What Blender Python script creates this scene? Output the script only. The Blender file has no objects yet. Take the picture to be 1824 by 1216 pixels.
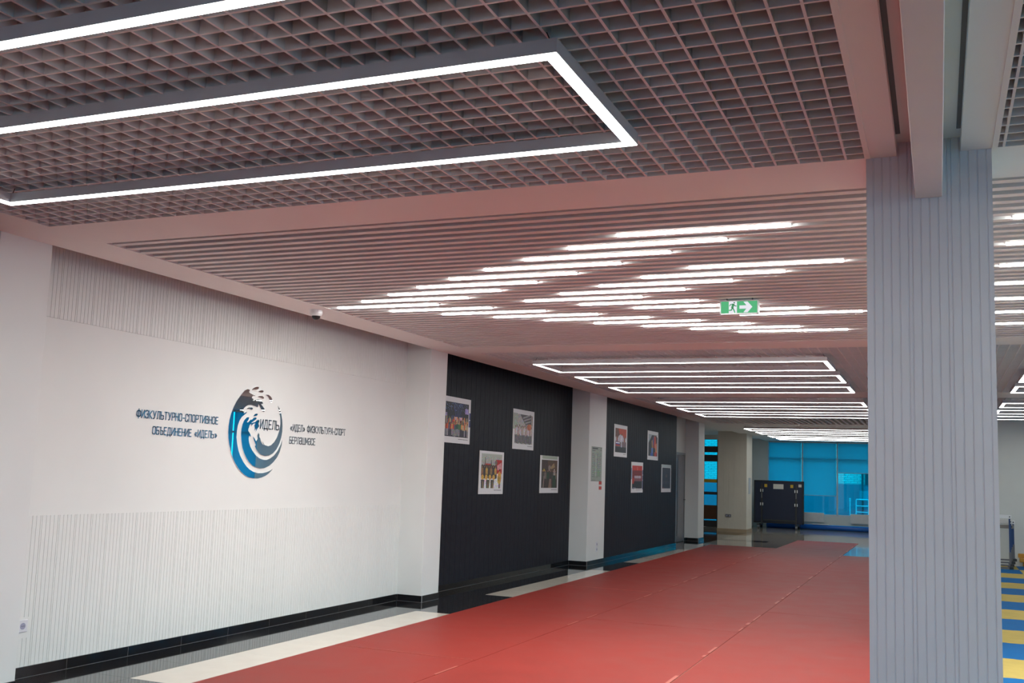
import bpy, bmesh, math, random
import numpy as np
from mathutils import Vector, Matrix
from mathutils.geometry import tessellate_polygon
random.seed(4)
S = bpy.context.scene
COL = S.collection
# ------------------------------------------------------------------ camera
cam_d = bpy.data.cameras.new('camera'); cam = bpy.data.objects.new('camera', cam_d); COL.objects.link(cam)
yaw, pitch, roll = .3983, .1162, -.0336
fw = Vector((-math.sin(yaw)*math.cos(pitch), math.cos(yaw)*math.cos(pitch), math.sin(pitch)))
rt = Vector((math.cos(yaw), math.sin(yaw), 0)); dn = -rt.cross(fw)
r2 = rt*math.cos(roll)+dn*math.sin(roll); d2 = -rt*math.sin(roll)+dn*math.cos(roll)
m = Matrix((r2, -d2, -fw)).transposed().to_4x4(); m.translation = (0, 0, 1.4887)
cam.matrix_world = m
cam_d.sensor_width = 36; cam_d.lens = 1811.33/1824*36; cam_d.shift_y = 23.77/1824
cam_d.clip_start = .05; cam_d.clip_end = 300
S.camera = cam
# ------------------------------------------------------------------ world, exposure
w = bpy.data.worlds.new('world'); S.world = w; w.use_nodes = True
bg = w.node_tree.nodes['Background']; bg.inputs[0].default_value = (.82, .91, 1, 1); bg.inputs[1].default_value = 3.2
LAMP = 8.8; NEAR, BARS, FAR = 1.05, 2.6, 1.0
vs = S.view_settings
vs.view_transform = 'Standard'; vs.look = 'None'; vs.gamma = 1; vs.use_curve_mapping = False
vs.exposure = 1.08
# ------------------------------------------------------------------ materials
def mat(name, col, rough=.5, metal=0, var=.04, scale=6, bump=0, bscale=60, spec=.5, rvar=0):
    m = bpy.data.materials.new(name); m.use_nodes = True
    nt = m.node_tree; N = nt.nodes; b = N['Principled BSDF']
    b.inputs['Roughness'].default_value = rough; b.inputs['Metallic'].default_value = metal
    b.inputs['Specular IOR Level'].default_value = spec
    tc = N.new('ShaderNodeTexCoord'); nz = N.new('ShaderNodeTexNoise'); nz.inputs['Scale'].default_value = scale
    nt.links.new(tc.outputs['Object'], nz.inputs['Vector'])
    rp = N.new('ShaderNodeValToRGB'); c = Vector(col)
    rp.color_ramp.elements[0].position = .3; rp.color_ramp.elements[1].position = .7
    rp.color_ramp.elements[0].color = (*(c*(1-var)), 1); rp.color_ramp.elements[1].color = (*[min(1, x) for x in c*(1+var)], 1)
    nt.links.new(nz.outputs['Fac'], rp.inputs['Fac']); nt.links.new(rp.outputs['Color'], b.inputs['Base Color'])
    if rvar:
        mr = N.new('ShaderNodeMapRange'); mr.inputs['To Min'].default_value = max(0, rough-rvar); mr.inputs['To Max'].default_value = rough+rvar
        nt.links.new(nz.outputs['Fac'], mr.inputs['Value']); nt.links.new(mr.outputs['Result'], b.inputs['Roughness'])
    if bump:
        n2 = N.new('ShaderNodeTexNoise'); n2.inputs['Scale'].default_value = bscale
        nt.links.new(tc.outputs['Object'], n2.inputs['Vector'])
        bp = N.new('ShaderNodeBump'); bp.inputs['Strength'].default_value = bump; bp.inputs['Distance'].default_value = .01
        nt.links.new(n2.outputs['Fac'], bp.inputs['Height']); nt.links.new(bp.outputs['Normal'], b.inputs['Normal'])
    return m
def emis(name, col, s):
    m = bpy.data.materials.new(name); m.use_nodes = True; nt = m.node_tree; nt.nodes.clear()
    e = nt.nodes.new('ShaderNodeEmission'); e.inputs[0].default_value = (*col, 1); e.inputs[1].default_value = s
    o = nt.nodes.new('ShaderNodeOutputMaterial'); nt.links.new(e.outputs[0], o.inputs[0]); return m
def glass(name, tint, gl=.06, rough=.0):
    m = bpy.data.materials.new(name); m.use_nodes = True; nt = m.node_tree; nt.nodes.clear()
    t = nt.nodes.new('ShaderNodeBsdfTransparent'); t.inputs[0].default_value = (*tint, 1)
    g = nt.nodes.new('ShaderNodeBsdfGlossy'); g.inputs['Roughness'].default_value = rough
    x = nt.nodes.new('ShaderNodeMixShader'); x.inputs[0].default_value = gl
    o = nt.nodes.new('ShaderNodeOutputMaterial')
    nt.links.new(t.outputs[0], x.inputs[1]); nt.links.new(g.outputs[0], x.inputs[2]); nt.links.new(x.outputs[0], o.inputs[0]); return m
def cloth(name, col, tr):
    m = bpy.data.materials.new(name); m.use_nodes = True; nt = m.node_tree; nt.nodes.clear()
    d = nt.nodes.new('ShaderNodeBsdfDiffuse'); d.inputs[0].default_value = (*col, 1)
    t = nt.nodes.new('ShaderNodeBsdfTranslucent'); t.inputs[0].default_value = (*tr, 1)
    x = nt.nodes.new('ShaderNodeAddShader')
    o = nt.nodes.new('ShaderNodeOutputMaterial')
    nt.links.new(d.outputs[0], x.inputs[0]); nt.links.new(t.outputs[0], x.inputs[1]); nt.links.new(x.outputs[0], o.inputs[0]); return m
M = dict(
    paint=mat('white_paint', (.75, .75, .725), .55, var=.015, scale=2, bump=.03, bscale=300),
    soffit=mat('soffit_paint', (.88, .865, .84), .6, var=.015, scale=2),
    column=mat('column_paint', (.76, .745, .785), .5, var=.02, scale=3),
    beige=mat('beige_paint', (.62, .57, .49), .55, var=.02, scale=3),
    grey=mat('grey_paint', (.66, .67, .64), .6, var=.03, scale=2),
    lattice=mat('lattice_metal', (.80, .77, .765), .5, var=.02),
    slat=mat('slat_metal', (.82, .79, .77), .5, var=.03, scale=3),
    void=mat('plenum_black', (.012, .012, .014), .9),
    panel=mat('charcoal_panel', (.0125, .0135, .0205), .5, spec=.2, var=.06, scale=3),
    blacktile=mat('black_porcelain', (.012, .011, .012), .05, var=.15, scale=9),
    beigetile=mat('beige_porcelain', (.70, .63, .54), .06, var=.03, scale=4),
    floortile=mat('sand_porcelain', (.34, .31, .27), .06, var=.06, scale=2),
    grout=mat('grout', (.36, .33, .30), .8),
    red=mat('red_vinyl', (.27, .032, .024), .48, var=.05, scale=3, bump=.06, bscale=200, rvar=.06, spec=.13),
    housing=mat('lamp_housing', (.62, .60, .61), .45),
    chrome=mat('mirror_acrylic', (.90, .90, .91), .008, 1, var=.01),
    letter=mat('mirror_letter', (.58, .60, .63), .06, 1, var=.01),
    frame=mat('window_frame', (.55, .56, .58), .4),
    metal=mat('grey_metal', (.22, .23, .24), .35, .6),
    darkmetal=mat('dark_metal', (.03, .03, .032), .4),
    white=mat('white_plastic', (.78, .78, .78), .35, var=.01),
    black=mat('black_plastic', (.015, .015, .016), .3),
    navy=mat('navy_board', (.009, .015, .042), .5, var=.05),
    yellow=mat('yellow_sticker', (.60, .38, .03), .5),
    paper=mat('paper', (.72, .68, .62), .5),
    bluemat=mat('blue_roll', (.005, .10, .42), .35),
    tblue=mat('foam_blue', (.002, .115, .33), .7, spec=.15, bump=.1, bscale=150),
    tyellow=mat('foam_yellow', (.50, .37, .10), .7, spec=.15, bump=.1, bscale=150, var=.06),
    hblue=mat('blue_enamel', (.002, .035, .15), .35),
    hgrey=mat('hurdle_grey', (.14, .14, .155), .5),
    wood=mat('worn_board', (.28, .25, .22), .6),
    orange=mat('ochre_vinyl', (.55, .25, .02), .5),
    brown=mat('brown_door_panel', (.10, .035, .012), .4),
    radiator=mat('radiator_enamel', (.70, .68, .66), .4),
    darkframe=mat('dark_frame', (.035, .035, .038), .4),
    green=mat('sign_green', (.03, .42, .15), .4),
    redprint=mat('red_print', (.55, .06, .04), .5),
    ground=mat('asphalt', (.25, .26, .27), .9),
    extdark=mat('exterior_plinth', (.10, .16, .20), .8, var=.1, scale=1),
    rail=mat('galvanised_pipe', (.85, .86, .86), .35),
    socket=mat('socket_plastic', (.70, .70, .74), .3),
    socketin=mat('socket_recess', (.33, .33, .45), .4),
    glass=glass('blue_tinted_glass', (.028, .52, .66)),
    blind=cloth('roller_blind', (.04, .19, .28), (.24, .54, .56)), blindb=cloth('sheer_blind', (.05, .20, .28), (.22, .46, .52)),
    lamp=emis('led_diffuser', (.96, 1, .97), LAMP*NEAR), lampbar=emis('led_bar_diffuser', (.96, 1, .97), LAMP*BARS), lampfar=emis('led_far_diffuser', (.96, 1, .97), LAMP*FAR),
    exitlit=emis('exit_backlight', (.10, .46, .21), .48), exitwhite=emis('exit_white', (.92, .92, 1), .42),
)
def brickmat():
    m = bpy.data.materials.new('light_brick'); m.use_nodes = True; nt = m.node_tree; N = nt.nodes
    b = N['Principled BSDF']; b.inputs['Roughness'].default_value = .9
    tc = N.new('ShaderNodeTexCoord'); mp = N.new('ShaderNodeMapping'); mp.inputs['Rotation'].default_value = (math.pi/2, 0, 0)
    br = N.new('ShaderNodeTexBrick'); br.inputs['Color1'].default_value = (.72, .70, .60, 1); br.inputs['Color2'].default_value = (.58, .56, .48, 1)
    br.inputs['Mortar'].default_value = (.25, .25, .25, 1); br.inputs['Scale'].default_value = 1
    br.inputs['Brick Width'].default_value = .26; br.inputs['Row Height'].default_value = .078; br.inputs['Mortar Size'].default_value = .012
    nt.links.new(tc.outputs['Object'], mp.inputs[0]); nt.links.new(mp.outputs[0], br.inputs['Vector']); nt.links.new(br.outputs['Color'], b.inputs['Base Color'])
    return m
M['brick'] = brickmat()
# ------------------------------------------------------------------ mesh helpers
class MB:
    def __init__(s): s.v = []; s.f = []
    def box(s, x0, x1, y0, y1, z0, z1):
        n = len(s.v)
        s.v += [(x0,y0,z0),(x1,y0,z0),(x1,y1,z0),(x0,y1,z0),(x0,y0,z1),(x1,y0,z1),(x1,y1,z1),(x0,y1,z1)]
        s.f += [tuple(n+i for i in q) for q in ((0,3,2,1),(4,5,6,7),(0,1,5,4),(1,2,6,5),(2,3,7,6),(3,0,4,7))]
        return s
    def cyl(s, p, q, r, n=16, r2=None):
        p, q = Vector(p), Vector(q); a = (q-p).normalized(); u = a.orthogonal().normalized(); t = a.cross(u)
        k = len(s.v); r2 = r if r2 is None else r2
        for i in range(n):
            c = u*math.cos(2*math.pi*i/n)+t*math.sin(2*math.pi*i/n)
            s.v += [tuple(p+c*r), tuple(q+c*r2)]
        for i in range(n):
            j = (i+1) % n; s.f.append((k+2*i, k+2*j, k+2*j+1, k+2*i+1))
        s.f.append(tuple(k+2*i for i in range(n-1, -1, -1))); s.f.append(tuple(k+2*i+1 for i in range(n)))
        return s
    def prism(s, poly, fn, d):
        """poly in 2D, fn(u,v,n)->xyz, thickness d along n"""
        k = len(s.v); n = len(poly)
        a = sum(poly[i][0]*poly[(i+1) % n][1]-poly[(i+1) % n][0]*poly[i][1] for i in range(n))
        if a < 0: poly = poly[::-1]
        s.v += [fn(u, v, d) for u, v in poly]+[fn(u, v, 0) for u, v in poly]
        for t in tessellate_polygon([[Vector((u, v, 0)) for u, v in poly]]): s.f.append((k+t[0], k+t[1], k+t[2]))
        for i in range(n):
            j = (i+1) % n; s.f.append((k+i, k+n+i, k+n+j, k+j))
        return s
    def mesh(s, name, m, smooth=False):
        me = bpy.data.meshes.new(name); me.from_pydata(s.v, [], s.f); me.materials.append(M[m] if isinstance(m, str) else m)
        bm = bmesh.new(); bm.from_mesh(me); bmesh.ops.recalc_face_normals(bm, faces=bm.faces); bm.to_mesh(me); bm.free()
        if smooth: me.shade_smooth()
        return me
    def build(s, name, m, parent=None, loc=(0,0,0), smooth=False):
        return put(s.mesh(name, m, smooth), name, parent, loc)
def put(me, name, parent=None, loc=(0,0,0), rz=0):
    o = bpy.data.objects.new(name, me); COL.objects.link(o); o.location = loc; o.rotation_euler[2] = rz
    if parent: o.parent = parent
    return o
def tag(o, label=None, cat=None, group=None, kind=None):
    if label: o['label'] = label
    if cat: o['category'] = cat
    if group: o['group'] = group
    if kind: o['kind'] = kind
    return o
def empty(name, loc=(0,0,0), rz=0):
    o = bpy.data.objects.new(name, None); COL.objects.link(o); o.location = loc; o.rotation_euler[2] = rz; o.empty_display_size = .1
    return o
def bx(*a): return MB().box(*a)
def bevel(o, wd=.004, seg=2):
    md = o.modifiers.new('bevel', 'BEVEL'); md.width = wd; md.segments = seg; md.limit_method = 'ANGLE'; return o
def copytree(o, loc, rz=None, parent=None):
    c = o.copy(); COL.objects.link(c)
    if parent: c.parent = parent
    else:
        c.location = loc
        if rz is not None: c.rotation_euler[2] = rz
    for ch in o.children: copytree(ch, None, None, c)
    return c
C = 2.9042
W = -5.77; PL = -5.452; XA = -5.036; XE = -.265; RA = .235; RB = 5.036; RW = 5.77
ZT = 3.25
# ------------------------------------------------------------------ floor
floor = tag(bx(-9, 7, -8, 36.5, -.3, -.003).build('floor', 'grout'), 'glossy tiled hall floor in black and beige porcelain under the red mats', 'floor', kind='structure')
def tileme(name, m, sx=.598, sy=.598): return bx(0, sx, 0, sy, -.0025, 0).mesh(name, m)
TB, TG = tileme('tile', 'blacktile'), tileme('tile', 'beigetile')
y = 2.683
while y < 24.2:
    put(TB, 'tile', floor, (W+.001, y, 0))
    blk = (9.9 < y+.3 < 11.74) or (15.9 < y+.3 < 17.85) or (3.8 < y+.3 < 5.66) or y+.3 > 22.1 and y+.3 < 23.9
    put(TB if blk else TG, 'tile', floor, (W+.601, y, 0))
    y += .6
near = MB()                                        # tiles hidden under or beyond the mats, joined
far_b, far_s = MB(), MB()
for i in range(-2, 20):
    for j in range(-14, 57):
        x0 = W+.001+.6*i; y0 = 2.683+.6*j
        if i in (0, 1) and 2.6 < y0 < 24.2: continue
        if x0 > 5.4: continue
        if i < 0 and y0 < 24.2: continue
        t = far_b if (x0 > -.6 and x0 < .3 and y0 < 23) or (y0 > 24.2 and (i in (-2, -1, 0) and y0 < 30 or 25.6 < y0 < 26.6 and i < 3)) else (far_s if y0 > 22 else near)
        t.box(x0, x0+.598, y0, y0+.598, -.0025, 0)
for t, mm in ((near, 'beigetile'), (far_s, 'floortile'), (far_b, 'blacktile')):
    tag(t.build('tile_field', mm, floor), kind='stuff')
# ------------------------------------------------------------------ walls
def ribs(L, z0, z1, m, parent, place, depth=.008, gw=.005, gd=.003, start=.012, name='ribbed_panel', ztop=None):
    """grooved panel: place(u, n, z) -> xyz, u along the wall, n outward"""
    pr = [(0, 0), (0, depth)]; u = start; k = 0
    pat = (.0345, .0345, .0345, .0345, .0155)
    while u < L-.01:
        pr += [(u-gw/2, depth), (u-gw*.25, depth-gd), (u+gw*.25, depth-gd), (u+gw/2, depth)]
        u += pat[k % 5]; k += 1
    pr += [(L, depth), (L, 0)]
    b = MB(); n = len(pr)
    b.v = [place(u, d, z0) for u, d in pr]+[place(u, d, z1) for u, d in pr]
    b.f = [(i, i+1, n+i+1, n+i) for i in range(n-1)]
    for zz in (0, n):
        i = 1
        c = [j for j in range(n)]
        # caps as a strip of quads to the back plane
        b.v += [place(u, 0, z0 if zz == 0 else z1) for u, d in pr]
        k0 = len(b.v)-n
        for j in range(1, n-2): b.f.append((zz+j, zz+j+1, k0+j+1, k0+j))
    return b.build(name, m, parent)
wl = tag(bx(-5.95, W-.008, -8, 25.7, -.003, ZT).build('wall_left', 'paint'), 'long left wall with pilasters, white ribbed bay and charcoal ribbed bays', 'wall', kind='structure')
pw = lambda X, Y0: (lambda u, n, z: (X+n, Y0+u, z))
ribs(10.53-4.9, 0, 1.09, 'paint', wl, pw(W-.008, 4.9))
ribs(10.53-4.9, 2.478, 3.1, 'paint', wl, pw(W-.008, 4.9))
bx(W-.02, W-.006, 4.9, 10.53, 1.0905, 2.4775).build('smooth_panel', 'paint', wl)
ribs(16.45-10.96, 0, ZT, 'panel', wl, pw(W-.008, 10.96), gw=.010, gd=.006)
ribs(4.555+1.4, 0, ZT, 'panel', wl, pw(W-.008, -1.4))
bx(W, -5.468, 17.41, 22.75, 0, ZT).build('panel_backing', 'panel', wl)
ribs(22.75-17.41, 0, ZT, 'panel', wl, pw(-5.468, 17.41), gw=.010, gd=.006)
for a, b in ((4.555, 4.968), (10.53, 10.96), (16.45, 17.41), (25.05, 25.71)):
    bevel(bx(W-.01, PL, a, b, 0, ZT).build('pilaster', 'paint', wl), .004)
# baseboards, each tile a piece
bb = tag(empty('baseboard_left'), 'black porcelain baseboard tiles along the foot of the left wall', 'baseboard', kind='structure')
BH = .0735
bback = MB()
def base_y(x, y0, y1, first=None):
    bback.box(x-.004, x+.0095, y0, y1, 0, BH-.001)
    ys = [y0]; k = math.ceil((y0-5.688)/.6+.02)
    while 5.688+.6*k < y1-.02: ys.append(5.688+.6*k); k += 1
    ys.append(y1)
    for a, b in zip(ys, ys[1:]):
        bx(0, .011, .0015, b-a-.0015, .002, BH).build('tile', 'blacktile', bb, (x, a, 0))
def base_x(y, x0, x1):
    bback.box(x0, x1, y-.0095, y+.004, 0, BH-.001)
    bx(.0015, x1-x0-.0015, -.011, 0, .002, BH).build('tile', 'blacktile', bb, (x0, y, 0))
base_y(W, 4.97, 10.52); base_x(10.53, W+.011, PL+.011); base_y(PL, 10.53, 10.96)
base_y(W, 10.96, 16.44); base_x(16.45, W+.011, PL+.011); base_y(PL, 16.45, 22.75)
base_y(W, 24.9, 25.04); base_x(25.05, W+.011, PL+.011); base_y(PL, 25.05, 25.71); base_y(PL, 4.555, 4.968)
bback.build('grout_backing', mat('light_grout', (.40, .38, .36), .8), bb)
# other walls
tag(MB().box(-9, -5.4, -8.2, -8, 0, ZT).box(5.4, 7, -8.2, -8, 0, ZT).box(-5.4, 5.4, -8.2, -8, 0, .35).box(-5.4, 5.4, -8.2, -8, 2.9, ZT).build('wall_rear', 'paint'), 'unseen white wall closing the hall, opened for an added window', 'wall', kind='structure')  # unseen wall; its wide opening serves the added rear daylight
tag(bx(.3, 5.77, 22.72, 22.95, 0, ZT).build('wall_end', 'grey'), 'plain grey end wall behind the hurdles and ochre bars', 'wall', kind='structure')
tag(bx(.3, .5, 22.95, 36, 0, ZT).build('wall_inner', 'grey'), 'plain grey wall closing the corridor behind the column', 'wall', kind='structure')
wb = tag(MB().box(-5.96, -5.38, 35.7, 35.95, 0, ZT).box(-5.38, .3, 35.7, 35.95, 0, .43).build('wall_back', 'grey'), 'grey back wall with low parapet under the blue windows', 'wall', kind='structure')
tag(MB().box(-8.2, -8, 25.7, 33.5, 0, ZT).box(-8, -5.95, 25.5, 25.7, 0, ZT).box(-8, -7.2, 33.3, 33.5, 0, ZT).box(-6.3, -5.96, 33.3, 35.9, 0, ZT).box(-7.2, -6.3, 33.3, 33.5, 2.82, ZT).build('wall_vestibule', 'grey'),
    'grey walls of the side entrance recess beyond the last pilaster', 'wall', kind='structure')
# ------------------------------------------------------------------ column with ribbed faces
def column(x0, x1, y0, y1, m, label, ztop=2.97, base=True):
    c = tag(bx(x0+.008, x1-.008, y0+.008, y1-.008, 0, ztop).build('column', m), label, 'column', kind='structure')
    ribs(x1-x0, 0, ztop, m, c, lambda u, n, z: (x0+u, y0+.008-n, z), start=.030, gw=.007, gd=.0035, name='ribbed_face')
    ribs(y1-y0-.0085, 0, ztop, m, c, lambda u, n, z: (x1-.008+n, y0+.0085+u, z), name='ribbed_face')
    ribs(y1-y0-.0085, 0, ztop, m, c, lambda u, n, z: (x0+.008-n, y0+.0085+u, z), name='ribbed_face')
    return c
column(-.272, .224, 4.556, 5.06, 'column', 'square white column clad in ribbed panels standing nearest the viewer', ZT)
column(-.272, .224, 10.53, 11.0, 'column', 'second white ribbed column hidden behind the nearest one', ZT)
rc = column(-6.08, -5.23, 30.6, 31.55, 'beige', 'beige ribbed column beyond the last pilaster, beside the entrance', ZT)
bx(-6.09, -5.22, 30.59, 31.56, 0, .09).build('plinth', mat('tan_plinth', (.36, .27, .18), .3), rc)
# ------------------------------------------------------------------ ceiling
ce = MB()
TH = .10
for a, b in ((4.548, 5.017), (10.437, 10.97), (16.4, 17.45), (22.4, 22.9), (25.28, 25.72)):
    ce.box(XA, XE, a, b, C, C+TH)
    if b < 18: ce.box(RA, RB, a, b, C, C+TH)
ce.box(RA, RB, 21.7, 22.72, C, C+TH)
ce.box(PL, XA, -1.2, 25.72, C, C+TH); ce.box(RB, 5.452, -1.2, 22.72, C, C+TH)
ce.box(XE, -.147, -1.2, 36, C, C+TH); ce.box(.105, RA, -1.2, 22.72, C, C+TH)
ce.box(-.147, .105, -1.2, 36, 2.965, 3.03)
ce.box(-5.95, 5.95, -8, -1.2, C, C+TH)
ce.box(XA, XE, -1.2, 1.32, C, C+TH); ce.box(RA, RB, -1.2, 1.32, C, C+TH)
ce.box(PL, XE, 25.72, 36, C, C+TH)
ce.box(-8.2, PL, 25.5, 36, C+.06, C+TH)
cl = tag(ce.build('ceiling', 'soffit'), 'white plasterboard soffits framing lattice and slatted ceiling bays', 'ceiling', kind='structure')
tag(bx(-9, 7, -8.2, 36.5, ZT, ZT+.1).build('plenum_slab', 'void', cl))
for x0, x1 in ((XE-.012, XE+.010), (RA-.010, RA+.012)):
    for a, b in ((1.32, 4.548), (5.017, 10.437), (10.97, 16.4)):
        bx(x0, x1, a, b, C-.004, C+.03).build('edge_trim', 'soffit', cl)
for x0, x1 in ((-.147, -.128), (.088, .105)):
    bx(x0, x1, -1.2, 4.43, 2.961, 2.966).build('shadow_slot', mat('slot_grey', (.16, .15, .15), .7), cl)
bevel(tag(bx(-.075, .032, -1.2, 36, 2.712, 2.97).build('trim_1', 'soffit'), 'dropped white boxed beam running along the ceiling into the column', 'beam', kind='structure'), .003)
# lattice bays
LH = .052; LW = .010
def xbar(x0, x1, joint):
    b = MB()
    if joint:
        b.box(x0, x1, -.0052, -.0008, 0, LH); b.box(x0, x1, .0008, .0052, 0, LH)
    else:
        x = x0; s = .6
        b.box(x0, x1, -LW/2, LW/2, 0, LH)
    return b
def ybar(y0, y1, js, joint):
    b = MB(); ys = [y0]+[j for j in js if y0 < j < y1]+[y1]
    for a, c in zip(ys, ys[1:]): b.box(-LW/2, LW/2, a+.001, c-.001, 0.0005, LH)
    return b
def lattice(x0, x1, y0, y1, xs, ys, js, parts):
    if parts:
        m1 = xbar(x0, x1, False).mesh('lattice_bar', 'lattice'); m2 = xbar(x0, x1, True).mesh('lattice_bar', 'lattice')
        m3 = ybar(y0, y1, js, False).mesh('lattice_bar', 'lattice')
        for yy in ys: put(m2 if any(abs(yy-j) < .01 for j in js) else m1, 'lattice_bar', cl, (0, yy, C))
        for xx in xs: put(m3, 'lattice_bar', cl, (xx, 0, C))
    else:
        b = MB()
        for yy in ys: b.box(x0, x1, yy-LW/2, yy+LW/2, C, C+LH)
        for xx in xs: b.box(xx-LW/2, xx+LW/2, y0, y1, C+.0005, C+LH)
        tag(b.build('lattice_field', 'lattice', cl), kind='stuff')
fr = lambda a, b, s=.1: [a+s*i for i in range(int((b-a)/s+1e-6)+1)]
XL = fr(-4.955, -.35); XR = fr(.27, 5.0)
yA = fr(1.375, 4.50); jA = [4.575-.6*k for k in range(1, 7)]
lattice(XA, XE, 1.32, 4.548, XL, yA, jA, True)
lattice(RA, RB, 1.32, 4.548, XR, yA, jA, True)
for y0, y1, right in ((10.97, 16.4, 1), (17.45, 22.4, 1)):
    lattice(XA, XE, y0, y1, XL, fr(y0+.06, y1-.03), [], False)
    if right: lattice(RA, RB, y0, min(y1, 21.7), XR, fr(y0+.06, min(y1, 21.7)-.03), [], False)
# slatted bay: slats run across, 126 mm pitch
SP = .1262; Y0S = 5.070
gapY = lambda k: Y0S+.055+.0356+SP*k
ms = bevel
me_s = bx(XA+.004, XE-.004, 0, .055, .004, .06).mesh('slat', 'slat')
me_r = bx(RA+.004, RB-.004, 0, .055, .004, .06).mesh('slat', 'slat')
for k in range(43):
    yy = Y0S+SP*k
    if yy+.055 > 10.437: break
    put(me_s, 'slat', cl, (0, yy, C)); put(me_r, 'slat', cl, (0, yy, C))
me_l = bx(0, .055, 22.9, 25.28, .004, .06).mesh('slat', 'slat')
for k in range(37): put(me_l, 'slat', cl, (XA+.03+.1262*k, 0, C))
# ------------------------------------------------------------------ windows
def window(name, p, u_dir, length, z0, z1, mull, trans, blinds, label, inward, bm='blind'):
    """p: start point; u_dir unit vector along wall; inward unit vector"""
    u = Vector(u_dir); n = Vector(inward); p = Vector(p)
    o = tag(empty(name, p), label, 'window', kind='structure')
    rz = math.atan2(u.y, u.x); o.rotation_euler[2] = rz
    sgn = 1 if (Vector((-u.y, u.x, 0))).dot(n) > 0 else -1    # local y sign of inward
    f = MB()
    for a in mull: f.box(a-.025, a+.025, -.05, .05, z0, z1)
    f.box(mull[0], mull[-1], -.045, .045, z0, z0+.06); f.box(mull[0], mull[-1], -.045, .045, z1-.05, z1)
    f.build('window_frame', 'frame', o)
    f = MB()
    for zt in trans: f.box(mull[0], mull[-1], -.047, .047, zt-.025, zt+.025)
    f.build('transom', 'frame', o)
    zz = [z0]+list(trans)+[z1]
    for a, b in zip(mull, mull[1:]):
        for c, d in zip(zz, zz[1:]): bx(a+.02, b-.02, -.004, .004, c, d).build('pane', 'glass', o)
    for (a, b), zb in zip(zip(mull, mull[1:]), blinds):
        if zb is None: continue
        y = sgn*.085
        bx(a+.035, b-.035, y-.001, y+.001, zb, z1-.03).build('roller_blind', bm, o); ob = [c for c in o.children if c.name.startswith('roller_blind')][-1]
        MB().cyl((a+.035, y, zb), (b-.035, y, zb), .009, 8).build('blind_bar', 'frame', ob)
        MB().cyl((a+.035, y, z1-.03), (b-.035, y, z1-.03), .02, 10).build('blind_roller', 'frame', ob)
        MB().cyl((b-.012, y, zb+.25), (b-.012, y, z1-.03), .003, 6).build('pull_chain', 'white', ob)
    return o
mu = [1.13*i for i in range(6)]
window('window_1', (-5.38, 35.82, 0), (1, 0, 0), 5.65, .43, C, mu, [2.335], [.46, 1.105, 1.88, 1.2, .8], 'wide back window of blue tinted panes with roller blinds at uneven heights', (0, -1, 0))
tag(bx(-5.38, .3, 35.58, 35.72, .43, .455).build('windowsill', 'white', bpy.data.objects['window_1']))
# right wall: piers and window bays
wr = MB()
ys0 = -8
for a, b in ((-8, -6.5), (-1.4, -.9), (4.6, 5.1), (10.5, 11), (16.4, 17.4)): wr.box(5.45, 5.95, a, b, 0, ZT)
wr.box(5.77, 5.95, -8, 17, 0, .35); wr.box(5.77, 5.95, -8, 17, 2.9, ZT)
wr.box(5.35, 5.55, 17.4, 22.95, 0, .35); wr.box(5.35, 5.55, 17.4, 22.95, 2.9, ZT)
tag(wr.build('wall_right', 'paint'), 'white piers and parapet of the window wall opposite the emblem', 'wall', kind='structure')
for i, (a, b) in enumerate(((-6.5, -1.4), (-.9, 4.6), (5.1, 10.5), (11, 16.4), (17.4, 22.71))):
    n = 5 if b-a > 5 else 4; st = (b-a)/n
    window('window_%d' % (i+2), (5.86 if i < 4 else 5.45, a, 0), (0, 1, 0), b-a, .35, 2.9, [st*k for k in range(n+1)], [2.335],
           [[1.5, 1.3, 1.7, 1.4, 1.5], [1.5, 1.4, 1.6, 1.5, 1.5], [1.4, 1.5, 1.3, 1.5, 1.2], [.45, .5, .5, .4, .45], [.4, .42, .45, .4, .5]][i],
           'blue window bay of the wall opposite the emblem, number %s from the rear' % ['one', 'two', 'three', 'four', 'five'][i], (-1, 0, 0), 'blindb')
window('window_7', (-5.4, -8.1, 0), (1, 0, 0), 10.8, .35, 2.9, [1.2*k for k in range(10)], [2.335], [1.1]*9, 'unseen blue glazing added behind the viewer for daylight', (0, 1, 0))  # unseen rear glazing, added to light the column face and ceiling
# exterior
tag(bx(-60, 60, -60, 80, -.4, -.31).build('ground', 'ground'), 'asphalt yard outside the back windows', 'ground', kind='structure')
ext = tag(bx(-30, 20, 45, 45.6, 1.53, 7).build('exterior_wall', 'brick'), 'light brick building across the yard seen through blue glass', 'building', kind='structure')
bx(-30, 20, 44.95, 45.6, -.3, 1.53).build('wall_plinth', 'extdark', ext)
MB().cyl((-2.91, 44.85, .3), (-2.91, 44.85, 6), .04, 10).build('downpipe', 'darkmetal', ext)
bx(-2.81, -2.69, 44.9, 45, 1.5, 5).build('dark_panel', 'darkmetal', ext)
ra = tag(empty('railing', (-2.75, 39, 0)), 'white pipe railing outside the third back window', 'railing')
for z, nm in ((.98, 'top_rail'), (.75, 'rail'), (.53, 'rail')): MB().cyl((0, 0, z), (3, 0, z), .02, 10).build(nm, 'rail', ra)
for x in (0, .42, 1.5, 2.9): MB().cyl((x, 0, -.3), (x, 0, .98), .02, 10).build('post', 'rail', ra)
po = tag(empty('bollard_post', (-2.96, 39, 0)), 'slim pipe post with round caps left of the outdoor railing', 'post')
MB().cyl((0, 0, -.3), (0, 0, .98), .016, 10).build('pole', 'rail', po)
for z in (.93, 1.0): MB().cyl((0, 0, z-.02), (0, 0, z+.02), .035, 12).build('cap', 'white', po)
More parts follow.
